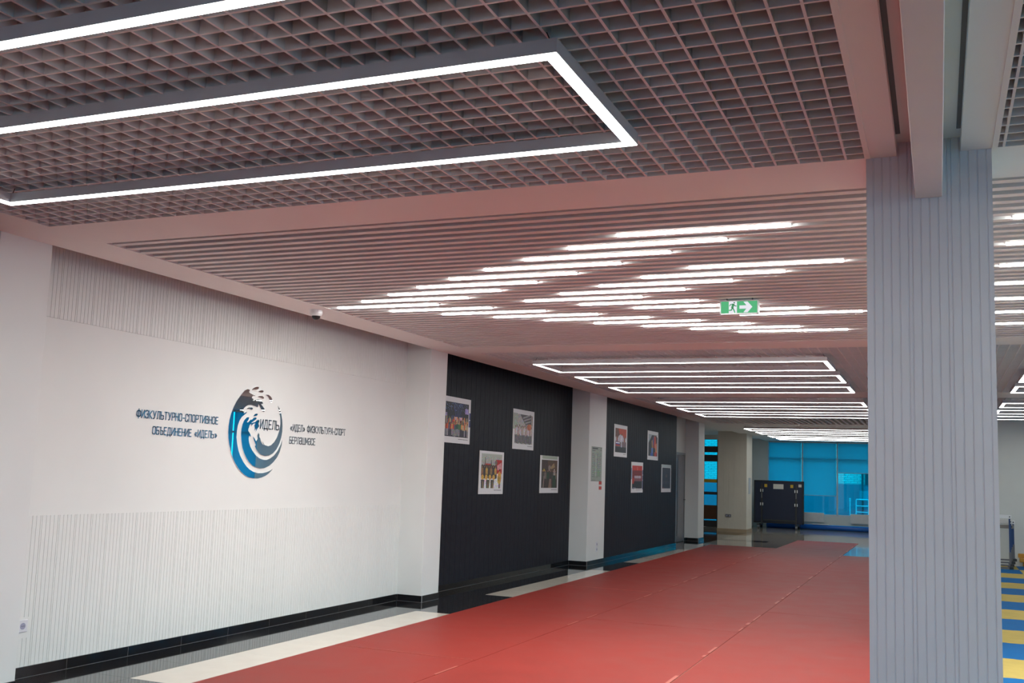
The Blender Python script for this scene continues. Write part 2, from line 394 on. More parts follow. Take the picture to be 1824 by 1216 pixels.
# ------------------------------------------------------------------ doors
d1 = tag(empty('door_1', (W, 23.9, 0)), 'narrow grey metal door in the recess after the second charcoal bay', 'door', kind='structure')
MB().box(-.02, .03, 0, .05, 0, 2.13).box(-.02, .03, .90, .95, 0, 2.13).box(-.02, .03, .05, .90, 2.08, 2.13).build('door_frame', 'metal', d1)
lf = bx(0, .02, .06, .89, .01, 2.07).build('leaf', mat('door_grey', (.20, .20, .22), .25), d1)
bx(.019, .024, .20, .26, .15, 1.95).build('glazing_strip', 'black', lf)
MB().cyl((.06, .74, 1.0), (.06, .87, 1.0), .010, 10).cyl((.02, .86, 1.0), (.06, .86, 1.0), .008, 8).build('handle', 'darkmetal', lf)
bx(.019, .03, .05, .09, 1.2, 2.0).build('closer_plate', 'black', lf)
d2 = tag(empty('door_2', (-7.2, 33.4, 0)), 'dark framed glazed entrance door left of the beige column', 'door', kind='structure')
MB().box(0, .12, -.04, .04, 0, 2.82).box(.545, .64, -.04, .04, 0, 2.82).box(.82, .9, -.04, .04, 0, 2.82).build('door_frame', 'darkframe', d2)
MB().box(.12, .545, -.04, .04, 2.10, 2.32).box(.12, .82, -.04, .04, 2.40, 2.60).box(.12, .545, -.03, .03, 1.03, 1.12).box(.12, .545, -.03, .03, 0, .20).box(.64, .82, -.03, .03, 0, 2.82).build('cross_rail', 'darkframe', d2)
bx(.12, .545, -.025, .025, .24, .69).build('kick_panel', 'brown', d2)
for a, b in ((.20, .24), (.69, 1.03), (1.12, 2.10), (2.32, 2.40), (2.60, 2.82)): bx(.12, .545, -.003, .003, a, b).build('pane', 'glass', d2)
bx(.12, .545, -.032, -.028, 1.42, 1.53).build('warning_band', 'yellow', d2)
# ------------------------------------------------------------------ red mats
def redmat(label, pts, dz=.0):
    b = MB(); b.prism(pts, lambda u, v, n: (u, v, n), .005)
    # small ragged edge offsets keep the sheets individual
    return tag(b.build('red_mat', 'red', None, (0, 0, dz)), label, 'mat', 'red mats on the corridor floor')
def ragged(a, b, amp, n=9):
    a, b = Vector(a), Vector(b); t = (b-a).normalized(); nn = Vector((-t.y, t.x)); out = []
    for i in range(n):
        q = a.lerp(b, i/n)
        if i: q = q+nn*random.uniform(-amp, amp)
        out.append((q.x, q.y))
    return out
def sheet(x00, x01, x10, x11, y0, y1):
    """x at near left/right, far left/right"""
    return ragged((x00, y0), (x01, y0), .004)+ragged((x01, y0), (x11, y1), .003)+ragged((x11, y1), (x10, y1), .004)+ragged((x10, y1), (x00, y0), .002)
L = lambda y: -4.705-.0129*(y-5.78)
S1 = lambda y: -3.425
S2 = lambda y: -1.86-.004*(y-14)
g = .003
for i, (a, b) in enumerate(((-4, 7.6), (7.6, 13.35), (13.35, 18.62), (18.62, 24.0))):
    redmat('red vinyl mat sheet beside the white wall, %s from the viewer' % ['first', 'second', 'third', 'fourth'][i],
           sheet(L(a), S1(a)-g, L(b), S1(b)-g, a+.004, b-.004))
for i, (a, b) in enumerate(((-4, 10.4), (10.4, 17.6), (17.6, 24.62), (24.62, 27.9))):
    redmat('red vinyl mat sheet in the middle lane, %s from the viewer' % ['first', 'second', 'third', 'farthest short'][i],
           sheet(S1(a)+g, S2(a)-g, S1(b)+g, S2(b)-g, a+.004, b-.004))
for i, (a, b) in enumerate(((-4, 12.2), (12.2, 18.62), (18.62, 22.85))):
    redmat('red vinyl mat sheet in the lane beside the column, %s from the viewer' % ['first', 'second', 'third'][i],
           sheet(S2(a)+g, -.35, S2(b)+g, -.37, a+.004, b-.004))
tape = mat('seam_edge', (.42, .10, .075), .5)
for k, o in enumerate([q for q in COL.objects if q.name.startswith('red_mat')]):
    lane = 0 if k < 4 else (1 if k < 8 else 2)
    b0 = ((7.6, 13.35, 18.62, 24.0), (10.4, 17.6, 24.62, 27.9), (12.2, 18.62, 22.85))[lane][k-(0, 4, 8)[lane]]
    xl, xr = ((L(b0)+.01, S1(b0)-.02), (S1(b0)+.02, S2(b0)-.02), (S2(b0)+.02, -.38))[lane]
    if lane == 0: bx(xl, xr, b0-.018, b0-.009, .0052, .0075).build('seam_edge', tape, o)
    if lane < 2:
        sb = MB(); yy = (1.5 if k in (0, 4) else ((7.6, 13.35, 18.62), (10.4, 17.6, 24.62))[lane][k-(1, 5)[lane]])+.1
        while yy < b0-.3:
            ln = random.uniform(.08, .5); xe = (S1(yy) if lane == 0 else S2(yy))-.014
            if random.random() < .55: sb.box(xe+random.uniform(-.022, .002), xe+random.uniform(.005, .013), yy, min(yy+ln, b0-.1), .0052, .0085)
            yy += ln+random.uniform(.05, .3)
        tag(sb.build('scuffed_edge', tape, o), kind='stuff')
# ------------------------------------------------------------------ foam puzzle mats
def puzzle(n=8):
    """1.04 m square with toothed edges"""
    P = 1.0296; t = P/n; h = .018; pts = []
    def edge(p, d, nn):
        out = []
        for i in range(n):
            s = h if i % 2 else -h
            for fct in (0.0, .12, .5, .88):
                q = p+d*(t*(i+fct)); o = 0 if fct == 0 else s*(1 if fct == .5 else .8)
                out.append((q+nn*o*.5)[:])
        return out
    A = Vector((0, 0)); 
    pts += edge(Vector((0, 0)), Vector((1, 0)), Vector((0, 1)))
    pts += edge(Vector((P, 0)), Vector((0, 1)), Vector((1, 0)))
    pts += [(x, y+P) for x, y in edge(Vector((0, 0)), Vector((1, 0)), Vector((0, 1)))[::-1]]
    pts += [(x, y) for x, y in edge(Vector((0, 0)), Vector((0, 1)), Vector((1, 0)))[::-1]]
    return pts
pz = puzzle()
mp = {k: MB().prism(pz, lambda u, v, n: (u*.9985, v*.9985, n), .02).mesh('foam_mat', k) for k in ('tblue', 'tyellow')}
ordn = ['farthest', 'second', 'third', 'fourth', 'fifth', 'sixth', 'seventh', 'eighth', 'ninth', 'tenth', 'eleventh', 'twelfth', 'thirteenth', 'fourteenth']
for r in range(14):
    for c in range(2):
        k = 'tblue' if (r+c) % 2 == 0 else 'tyellow'
        o = put(mp[k], 'foam_mat', None, (.342+1.0296*c, 20.483-1.0296*r, 0))
        tag(o, '%s foam puzzle mat, %s from the hurdles, %s' % ('blue' if k == 'tblue' else 'yellow', ordn[r], ['in the file beside the column', 'in the second file'][c]), 'mat', 'foam puzzle mats right of the column')
for c in range(2):
    k = 'tyellow' if c % 2 == 0 else 'tblue'
    tag(put(mp[k], 'foam_mat', None, (.342+1.0296*c, 20.483+1.0296, 0)), '%s foam puzzle mat lying under the %s at the end wall' % (('yellow', 'hurdle feet')if c == 0 else ('blue', 'ochre bars')), 'mat', 'foam puzzle mats right of the column')
fld = MB(), MB()  # unseen extra mats, added for their coloured bounce onto the ceiling
for r in range(-8, 22):
    for c in range(5):
        if c < 2 and r >= 0 and r < 15: continue
        yy = 20.483-1.0296*r
        if c < 2 and r == -1 or yy > 21.6: continue
        xx = .342+1.0296*c
        if xx > 5.2: continue
        fld[(r+c) % 2].box(xx, min(xx+1.028, 5.34), yy, yy+1.028, 0, .02)
for b_, k in zip(fld, ('tblue', 'tyellow')): tag(b_.build('unseen_bounce_mats', k, floor), kind='stuff')
# ------------------------------------------------------------------ lamps
def frame_lamp(x0, x1, y0, y1, z, label, group, dm='lamp'):
    o = tag(empty('ring_lamp', ((x0+x1)/2, (y0+y1)/2, z)), label, 'ceiling lamp', group)
    hx, hy = (x1-x0)/2, (y1-y0)/2; t = .05
    h = MB(); w_ = t
    for a, b, c, d in ((-hx, hx, -hy, -hy+w_), (-hx, hx, hy-w_, hy), (-hx, -hx+w_, -hy+w_, hy-w_), (hx-w_, hx, -hy+w_, hy-w_)): h.box(a, b, c, d, .002, .05)
    h.build('housing', 'housing', o)
    d_ = MB(); e = .003; q0 = -.0012
    d_.box(-hx+e, hx-e, -hy+e, -hy+t-e, q0, .0018).box(-hx+e, hx-e, hy-t+e, hy-e, q0, .0018).box(-hx+e, -hx+t-e, -hy+t-e, hy-t+e, q0, .0018).box(hx-t+e, hx-e, -hy+t-e, hy-t+e, q0, .0018)
    d_.build('diffuser', dm, o)
    top = C-z-.0005
    for sx in (-1, 1):
        for sy in (-1, 1): MB().cyl((sx*(hx-.03), sy*(hy-.025), .05), (sx*(hx-.045), sy*(hy-.025), top), .0022, 6).build('cable', 'black', o)
    return o
ZL = 2.82
bayn = {0: 'nearest lattice bay', 1: 'lattice bay beyond the slats', 2: 'third lamp bay', 3: 'flat ceiling'}
rows = [(0, -.20, .757), (0, 1.35, 2.307), (0, 2.894, 3.85), (1, 11.47, 12.44), (1, 13.02, 13.99), (1, 14.57, 15.53), (2, 17.38, 18.33), (2, 18.93, 19.87), (2, 20.5, 21.45),
        (3, 26.15, 27.15), (3, 27.95, 28.95), (3, 30.1, 31.1), (3, 31.75, 32.75)]
cnt = {}
for bay, a, b in rows:
    k = cnt.get(bay, 0); cnt[bay] = k+1
    nm = ['first', 'second', 'third', 'fourth'][k]
    zl = ZL
    frame_lamp(-4.55, -1.10, a, b, zl, 'rectangular LED ring lamp over the corridor, %s under the %s' % (nm, bayn[bay]), 'rectangular ring lamps over the corridor', 'lampfar' if bay else 'lamp')
    if bay < 3: frame_lamp(.93, 4.3 if bay < 2 or k == 2 else 1.5, a, b, zl, 'rectangular LED ring lamp right of the column, %s under the %s' % (nm, bayn[bay]), 'rectangular ring lamps right of the column', 'lampfar' if bay else 'lamp')
def bar_lamp(x0, ln, k, label, group):
    o = tag(empty('bar_lamp', (x0, gapY(k), C)), label, 'ceiling lamp', group)
    bx(0, ln, -.033, .033, .006, .05).build('housing', 'housing', o)
    r = .025; pts = []
    for i in range(9): a = math.pi/2+math.pi*i/8; pts.append((.012+math.cos(a)*.012, math.sin(a)*r))
    for i in range(9): a = -math.pi/2+math.pi*i/8; pts.append((ln-.012+math.cos(a)*.012, math.sin(a)*r))
    MB().prism(pts, lambda u, v, n: (u, v, .006-n), .0072).build('diffuser', 'lampbar', o)
    return o
num = ['first', 'second', 'third', 'fourth', 'fifth', 'sixth', 'seventh', 'eighth', 'ninth']
for i in range(9): bar_lamp(-1.735-.4*i, 1.0, 4+2*i, '%s white LED bar of the long arm stepping toward the emblem wall' % num[i], 'LED bars of the outer chevron')
for j in range(8): bar_lamp(-4.545+.4*j, 1.0, 22+2*j, '%s white LED bar of the long arm stepping back toward the column' % num[j], 'LED bars of the outer chevron')
for i in range(5): bar_lamp(-1.535-.4*i, 1.0, 12+2*i, '%s white LED bar of the short inner arm stepping away from the column' % num[i], 'LED bars of the inner chevron')
for j in range(4): bar_lamp(-2.742+.396*j, 1.0, 22+2*j, '%s white LED bar of the short inner arm passing behind the exit sign' % num[j], 'LED bars of the inner chevron')
for j in range(7): bar_lamp(.378, 3.0, 5*(j+1), 'long white LED bar right of the column, %s in the slatted bay' % num[j], 'long LED bars right of the column')
# ------------------------------------------------------------------ emblem
EMB = {
'big': [(-171, 400), (-209, 384), (-246, 351), (-282, 315), (-317, 275), (-351, 223), (-377, 168), (-394, 110), (-401, 53), (-401, 4), (-394, -45), (-378, -101), (-354, -157), (-323, -213), (-284, -261), (-238, -305), (-188, -341), (-132, -371), (-70, -391), (-1, -399), (61, -400), (123, -391), (178, -376), (232, -350), (266, -327), (287, -309), (251, -324), (202, -339), (133, -351), (63, -352), (-7, -342), (-63, -322), (-113, -294), (-164, -254), (-209, -205), (-243, -153), (-266, -96), (-281, -39), (-281, 18), (-273, 68), (-254, 110), (-225, 145), (-191, 166), (-153, 190), (-164, 194), (-200, 178), (-199, 190), (-190, 204), (-207, 193), (-216, 199), (-207, 221), (-180, 243), (-142, 259), (-93, 265), (-43, 258), (-1, 250), (6, 264), (1, 282), (23, 265), (41, 243), (63, 222), (92, 213), (109, 218), (104, 239), (82, 257), (52, 276), (40, 282), (74, 287), (64, 302), (37, 316), (3, 321), (-33, 317), (-64, 302), (-81, 305), (-71, 319), (-100, 327), (-93, 339), (-80, 352), (-63, 348), (-42, 353), (-59, 354), (-80, 356), (-98, 362), (-123, 367), (-145, 375), (-134, 393), (-145, 400)],
'mid': [(-120, 150), (-154, 145), (-186, 119), (-209, 80), (-220, 38), (-221, -12), (-209, -69), (-190, -126), (-159, -175), (-121, -220), (-77, -256), (-26, -284), (23, -300), (93, -309), (156, -304), (225, -283), (286, -248), (340, -203), (379, -149), (402, -87), (409, -33), (383, -84), (341, -142), (288, -187), (233, -214), (177, -229), (127, -228), (70, -217), (12, -191), (-32, -158), (-70, -122), (-96, -81), (-108, -40), (-100, -15), (-77, -26), (-82, -7), (-103, 14), (-120, 26), (-120, 45), (-103, 69), (-116, 62), (-94, 90), (-72, 88), (-76, 71), (-54, 95), (-11, 104), (-36, 81), (-26, 56), (-31, 31), (-6, 58), (-8, 24), (11, 50), (39, 77), (25, 102), (35, 119), (1, 121), (-39, 108), (-84, 99), (-54, 119), (-9, 140), (-16, 155), (-49, 151), (-74, 131), (-98, 128), (-131, 101), (-147, 103), (-125, 128)],
'inner': [(306, 286), (336, 260), (364, 218), (387, 158), (399, 97), (400, 44), (390, -9), (364, -71), (325, -125), (271, -166), (215, -187), (159, -192), (102, -184), (51, -164), (13, -136), (-9, -105), (7, -101), (-6, -78), (-28, -53), (-45, -20), (-24, -35), (-6, -52), (6, -65), (26, -39), (17, -9), (34, 16), (47, 1), (49, -24), (61, -27), (75, -57), (94, -78), (124, -98), (117, -81), (100, -61), (118, -73), (134, -91), (192, -101), (237, -89), (282, -59), (322, -12), (351, 51), (363, 113), (357, 174), (333, 229)],
'd1': [(-109, 397), (-87, 416), (-51, 431), (-14, 437), (0, 429), (-12, 416), (-45, 408), (-80, 406)],
'd2': [(-7, 393), (21, 405), (55, 410), (73, 403), (63, 391), (30, 389)],
'd3': [(109, 375), (151, 376), (185, 364), (208, 345), (215, 324), (205, 310), (185, 312), (168, 333), (146, 357)],
'd4': [(-14, 346), (19, 356), (58, 358), (83, 348), (83, 336), (63, 332), (32, 341)],
'd5': [(-167, 222), (-134, 237), (-94, 241), (-71, 236), (-75, 224), (-99, 219), (-119, 228)],
'd6': [(-61, 162), (-38, 183), (-9, 190), (6, 184), (-7, 171), (-37, 166)],
'd7': [(-8, 125), (16, 135), (36, 131), (35, 119), (13, 116)]}
WX = W-.006
em = tag(empty('wall_emblem', (WX, 7.725, 1.768)), 'round mirrored wave emblem with splash drops on the white wall', 'emblem')
for k, pts in EMB.items():
    P = [(a/1000, b/1000) for a, b in pts]
    MB().prism(P, lambda u, v, n: (n, u, v), .008).build('droplet' if k[0] == 'd' else 'wave_piece', 'chrome', em)
# stroke lettering (condensed technical capitals); glyph box 1 high, width w
q = .5
GL = {
'И': (.5, [[(0,1),(0,0),(.5,1),(.5,0)]]), 'Д': (.62, [[(0,-.18),(0,0),(.62,0),(.62,-.18)],[(.08,0),(.16,1),(.52,1),(.52,0)]]),
'Е': (.44, [[(.44,1),(0,1),(0,0),(.44,0)],[(0,.52),(.38,.52)]]), 'Л': (.52, [[(0,0),(.08,.06),(.12,1),(.52,1),(.52,0)]]),
'Ь': (.48, [[(0,1),(0,0),(.4,0),(.48,.1),(.48,.42),(.4,.52),(0,.52)]]), 'Ъ': (.56, [[(-.02,1),(.12,1),(.12,0),(.48,0),(.56,.1),(.56,.42),(.48,.52),(.12,.52)]]),
'Б': (.48, [[(.44,1),(0,1),(0,0),(.4,0),(.48,.1),(.48,.42),(.4,.52),(0,.52)]]), 'О': (.5, [[(.1,1),(.4,1),(.5,.88),(.5,.12),(.4,0),(.1,0),(0,.12),(0,.88),(.1,1)]]),
'С': (.48, [[(.48,.74),(.48,.88),(.38,1),(.1,1),(0,.88),(0,.12),(.1,0),(.38,0),(.48,.12),(.48,.26)]]),
'Н': (.5, [[(0,0),(0,1)],[(.5,0),(.5,1)],[(0,.52),(.5,.52)]]), 'П': (.5, [[(0,0),(0,1),(.5,1),(.5,0)]]), 'Т': (.5, [[(0,1),(.5,1)],[(.25,1),(.25,0)]]),
'Р': (.48, [[(0,0),(0,1),(.4,1),(.48,.9),(.48,.54),(.4,.44),(0,.44)]]), 'У': (.52, [[(0,1),(.27,.34)],[(.52,1),(.24,.12),(.14,0),(.04,0)]]),
'К': (.5, [[(0,0),(0,1)],[(.48,1),(.06,.5),(.5,0)]]), 'З': (.46, [[(0,.8),(0,.9),(.1,1),(.36,1),(.46,.9),(.46,.62),(.36,.52),(.16,.52)],[(.36,.52),(.46,.42),(.46,.1),(.36,0),(.1,0),(0,.1),(0,.22)]]),
'Ф': (.66, [[(.33,1.1),(.33,-.1)],[(.12,.86),(.54,.86),(.66,.74),(.66,.26),(.54,.14),(.12,.14),(0,.26),(0,.74),(.12,.86)]]),
'В': (.48, [[(0,0),(0,1),(.36,1),(.45,.9),(.45,.64),(.36,.53),(0,.53)],[(.36,.53),(.48,.43),(.48,.1),(.4,0),(0,0)]]),
'А': (.54, [[(0,0),(.24,1),(.3,1),(.54,0)],[(.08,.3),(.46,.3)]]), 'Ш': (.72, [[(0,1),(0,0),(.72,0),(.72,1)],[(.36,0),(.36,1)]]),
'М': (.62, [[(0,0),(0,1),(.31,.3),(.62,1),(.62,0)]]), 'Ә': (.48, [[(0,.8),(0,.88),(.1,1),(.38,1),(.48,.88),(.48,.12),(.38,0),(.1,0),(0,.12),(0,.5),(.48,.5)]]),
'-': (.32, [[(0,.42),(.32,.42)]]), '«': (.5, [[(.22,.62),(.04,.36),(.22,.1)],[(.46,.62),(.28,.36),(.46,.1)]]), '»': (.5, [[(.04,.62),(.22,.36),(.04,.1)],[(.28,.62),(.46,.36),(.28,.1)]]), ' ': (.28, []),
}
def stroke(b, pl, t, fn, d):
    for (a, c) in zip(pl, pl[1:]):
        a, c = Vector(a), Vector(c); dv = (c-a)
        if dv.length < 1e-6: continue
        dv.normalize(); n = Vector((-dv.y, dv.x))*t/2; e = dv*t*.45
        b.prism([(a-e-n)[:], (c+e-n)[:], (c+e+n)[:], (a-e+n)[:]], fn, d)
def lettering(text, y0, y1, z0, z1, parent, t=.115, thick=.005, m='letter'):
    gap = .24; hgt = z1-z0
    tot = sum(GL[c][0] for c in text)+gap*(len(text)-1); sx = (y1-y0)/tot/hgt
    u = 0
    for c in text:
        wd, pls = GL[c]
        if pls:
            b = MB()
            for pl in pls: stroke(b, [((x-.0)*sx*hgt, y*(hgt*(1-.12))+hgt*.06) for x, y in pl], t*hgt, lambda a, v, n: (n, a, v), thick)
            b.build('letter', m, parent, (0, y0+u*sx*hgt-parent.location.y, z0-parent.location.z))
        u += wd+gap
lettering('ИДЕЛЬ', 7.785, 8.068, 1.822, 1.912, em, .12)
s1 = tag(empty('wall_lettering', (WX, 7.18, 1.70)), 'two line mirrored lettering on the white wall before the emblem, right aligned', 'sign')
lettering('ФИЗКУЛЬТУРНО-СПОРТИВНОЕ', 6.205, 7.178, 1.826, 1.893, s1)
lettering('ОБЪЕДИНЕНИЕ «ИДЕЛЬ»', 6.392, 7.178, 1.704, 1.770, s1)
s2 = tag(empty('wall_lettering', (WX, 8.257, 1.70)), 'two line mirrored lettering between the emblem and the first pilaster', 'sign')
lettering('«ИДЕЛ» ФИЗКУЛЬТУРА-СПОРТ', 8.260, 9.25, 1.825, 1.896, s2)
lettering('БЕРЛӘШМӘСЕ', 8.258, 8.695, 1.703, 1.774, s2)
# ------------------------------------------------------------------ printed posters
class Cv:
    def __init__(s, w, h, c): s.w, s.h = w, h; s.a = np.zeros((h, w, 3)); s.a[:] = c; s.yy, s.xx = np.mgrid[0:h, 0:w]; s.xx = (s.xx+.5)/w; s.yy = (s.yy+.5)/h
    def rect(s, x0, y0, x1, y1, c): s.a[(s.xx >= x0) & (s.xx < x1) & (s.yy >= y0) & (s.yy < y1)] = c
    def ell(s, x, y, rx, ry, c): s.a[((s.xx-x)/rx)**2+((s.yy-y)/ry)**2 < 1] = c
    def poly(s, pts, c):
        ins = np.zeros((s.h, s.w), bool); n = len(pts)
        for i in range(n):
            (x0, y0), (x1, y1) = pts[i], pts[(i+1) % n]
            if y0 == y1: continue
            cr = ((y0 > s.yy) != (y1 > s.yy)) & (s.xx < (x1-x0)*(s.yy-y0)/(y1-y0)+x0); ins ^= cr
        s.a[ins] = c
    def grad(s, x0, y0, x1, y1, c0, c1):
        mk = (s.xx >= x0) & (s.xx < x1) & (s.yy >= y0) & (s.yy < y1); t = ((s.yy-y0)/(y1-y0))[..., None]
        g_ = np.array(c0)*(1-t)+np.array(c1)*t; s.a[mk] = g_[mk]
    def noise(s, x0, y0, x1, y1, amp, rng):
        mk = (s.xx >= x0) & (s.xx < x1) & (s.yy >= y0) & (s.yy < y1); nz = rng.normal(0, amp, (s.h//3+1, s.w//3+1, 1)); nz = np.kron(nz, np.ones((3, 3, 1)))[:s.h, :s.w]
        s.a[mk] = np.clip((s.a+nz)[mk], 0, 1)
    def man(s, x, y, h, top, leg, skin=(.62, .45, .36), hair=(.12, .09, .08), wd=1.0):
        """standing figure, feet at y, height h"""
        k = h*.62*wd
        s.rect(x-.09*k, y-.48*h, x-.01*k, y, leg); s.rect(x+.01*k, y-.48*h, x+.09*k, y, leg)
        s.ell(x, y-.66*h, .13*k, .2*h, top); s.rect(x-.17*k, y-.8*h, x-.11*k, y-.45*h, top); s.rect(x+.11*k, y-.8*h, x+.17*k, y-.45*h, top)
        s.ell(x, y-.93*h, .062*k, .075*h, skin); s.ell(x, y-.965*h, .062*k, .045*h, hair)
    def material(s, name, rough=.5, grain=.05):
        rg = np.random.default_rng(len(name)+s.w)
        for k_, am in ((2, grain), (7, grain*.8)):
            nz = np.kron(rg.normal(0, am, (s.h//k_+1, s.w//k_+1, 3)), np.ones((k_, k_, 1)))[:s.h, :s.w]; mk = (s.xx > .075) & (s.xx < .93) & (s.yy > .115) & (s.yy < .865)
            s.a[mk] = np.clip(s.a*(1+2*nz), 0, 1)[mk]
        im = bpy.data.images.new(name, s.w, s.h); px = np.ones((s.h, s.w, 4), np.float32); px[..., :3] = s.a[::-1]
        im.pixels.foreach_set(px.ravel()); im.pack()
        m = bpy.data.materials.new(name); m.use_nodes = True; nt = m.node_tree; b = nt.nodes['Principled BSDF']; b.inputs['Roughness'].default_value = rough
        t = nt.nodes.new('ShaderNodeTexImage'); t.image = im; nt.links.new(t.outputs[0], b.inputs['Base Color']); return m
def quad(name, m, parent, x, y0, y1, z0, z1):
    me = bpy.data.meshes.new(name); me.from_pydata([(x, y0, z0), (x, y1, z0), (x, y1, z1), (x, y0, z1)], [], [(0, 1, 2, 3)])
    uv = me.uv_layers.new(); 
    for i, c in enumerate(((0, 0), (1, 0), (1, 1), (0, 1))): uv.data[i].uv = c
    me.materials.append(m); return put(me, name, parent)
WHT = (.86, .85, .86)
def base_print():
    c = Cv(400, 282, WHT); return c
PX0, PY0, PX1, PY1 = .075, .115, .93, .865
def inner(c, col): c.rect(PX0, PY0, PX1, PY1, col)
def caption(c, x0, rng):
    x = x0
    while x < .92:
        wd = rng.uniform(.012, .03); c.rect(x, .905, min(x+wd, .925), .918, (.25, .25, .27)); x += wd+.007
def pr1(rng):
    c = base_print(); c.rect(0, .25, .05, .62, (.16, .27, .50)); c.rect(.95, .30, 1, .62, (.22, .24, .45)); c.rect(.955, .45, .99, .47, WHT)
    inner(c, (.10, .10, .16)); c.noise(PX0, PY0, PX1, .45, .03, rng)
    for i in range(22):
        x = rng.uniform(.3, .8); c.poly([(x, .115), (x+.006, .115), (.52+(x-.52)*.3+.004, .45), (.52+(x-.52)*.3, .45)], (.18, .24, .48))
    for i in range(60): c.ell(rng.uniform(.1, .9), rng.uniform(.13, .3), .006, .007, (.5, .6, .85))
    c.rect(.32, .40, .72, .50, (.14, .16, .35)); c.rect(.8, .22, .92, .34, (.62, .55, .78)); c.rect(.09, .35, .17, .43, (.55, .50, .68)); c.rect(.44, .43, .54, .50, (.72, .6, .72)); c.rect(.60, .43, .68, .49, (.75, .68, .78))
    cols = [(.75, .2, .12), (.80, .35, .15), (.25, .42, .25), (.70, .62, .5), (.55, .12, .12), (.30, .33, .42), (.85, .55, .25), (.15, .30, .24)]
    for i in range(34): c.man(rng.uniform(.1, .9), rng.uniform(.66, .74), .24, cols[rng.integers(8)], (.16, .15, .2))
    for i in range(17): c.man(.1+i*.05, rng.uniform(.83, .862), .31, cols[rng.integers(8)], [(.2, .2, .26), (.62, .6, .62)][rng.integers(2)])
    for i in range(9): c.poly([(.14+i*.09, .42), (.17+i*.09, .43), (.165+i*.09, .58), (.15+i*.09, .6)], cols[rng.integers(8)])
    caption(c, .58, rng); return c
def pr2(rng):
    c = base_print(); c.grad(PX0, PY0, PX1, PY1, (.66, .64, .62), (.70, .68, .68)); c.rect(0, .1, .2, .5, (.64, .66, .62))
    c.poly([(.35, .115), (.86, .115), (.86, .38), (.66, .42)], (.34, .31, .32))
    for i in range(5): c.poly([(.42+.07*i, .20+.055*i), (.84, .08+.085*i), (.84, .11+.085*i), (.43+.07*i, .235+.055*i)], (.62, .60, .60))
    c.poly([(.33, .115), (.37, .115), (.66, .44), (.64, .44)], (.25, .23, .25)); c.rect(.89, .13, .92, .38, (.52, .34, .30))
    for i in range(13): c.man(.12+.062*i, .84+.01*(i % 3), .43+.03*(i % 2), [(.72, .66, .64), (.78, .74, .76), (.66, .56, .52)][i % 3], (.17, .16, .20), hair=(.30, .20, .15))
    c.ell(.76, .42, .10, .08, (.72, .38, .24)); c.ell(.82, .40, .05, .06, (.78, .45, .30))
    caption(c, .7, rng); return c
def pr3(rng):
    c = base_print(); c.grad(PX0, .06, PX1, .5, (.66, .68, .64), (.62, .61, .58))
    c.poly([(.20, .45), (.22, .14), (.235, .14), (.27, .45)], (.38, .36, .34)); c.poly([(.44, .45), (.47, .2), (.482, .2), (.53, .45)], (.32, .31, .30)); c.rect(.24, .29, .46, .34, (.70, .26, .20))
    c.rect(.66, .19, .93, .52, (.70, .14, .12)); c.poly([(.72, .33), (.9, .25), (.92, .40), (.74, .44)], (.80, .56, .58)); c.ell(.68, .26, .05, .06, (.45, .40, .38))
    c.rect(.08, .33, .72, .63, (.24, .20, .18))
    for i in range(7): c.man(.12+.09*i, .74, .42, [(.55, .42, .30), (.22, .22, .22), (.72, .58, .28), (.28, .24, .22)][i % 4], (.2, .2, .2))
    c.rect(.06, .645, .7, .88, WHT)
    for i in range(4): c.ell(.14+.15*i, .61, .055, .06, (.80, .62, .28))
    for x in (.15, .36, .54): c.poly([(x-.07, .67), (x+.07, .67), (x+.05, .865), (x-.06, .865)], (.24, .22, .20)); c.poly([(x, .7), (x+.02, .7), (x+.03, .865), (x-.01, .865)], (.6, .5, .36))
    c.man(.84, .865, .45, (.78, .60, .26), (.35, .18, .15), wd=1.4)
    c.ell(.83, .62, .08, .15, (.76, .58, .26)); c.rect(.81, .6, .83, .7, (.2, .16, .12)); caption(c, .62, rng); return c
def pr4(rng):
    c = base_print(); c.rect(.1, .0, .93, .09, (.64, .68, .62)); inner(c, (.24, .19, .18)); c.noise(PX0, PY0, PX1, .5, .03, rng)  # greenish top strip is a surface reflection painted into the print
    c.poly([(.42, .115), (.92, .115), (.92, .4), (.62, .42), (.4, .3)], (.34, .26, .20)); c.poly([(.55, .3), (.75, .18), (.8, .3), (.6, .36)], (.62, .52, .38)); c.ell(.2, .39, .1, .035, (.66, .52, .20)); c.ell(.5, .33, .07, .08, (.55, .48, .44))
    for i in range(6): c.man(.14+.14*i, .86, .5, [(.28, .26, .24), (.45, .40, .36), (.12, .25, .18), (.22, .2, .2)][i % 4], (.20, .18, .17), wd=1.2)
    c.poly([(.74, .35), (.80, .35), (.80, .56), (.72, .56)], (.68, .62, .58)); c.rect(.68, .52, .84, .86, (.12, .25, .19)); c.poly([(.5, .62), (.6, .62), (.62, .865), (.46, .865)], (.52, .42, .38)); c.poly([(.2, .55), (.24, .55), (.2, .865), (.15, .865)], (.55, .48, .44))
    caption(c, .62, rng); return c
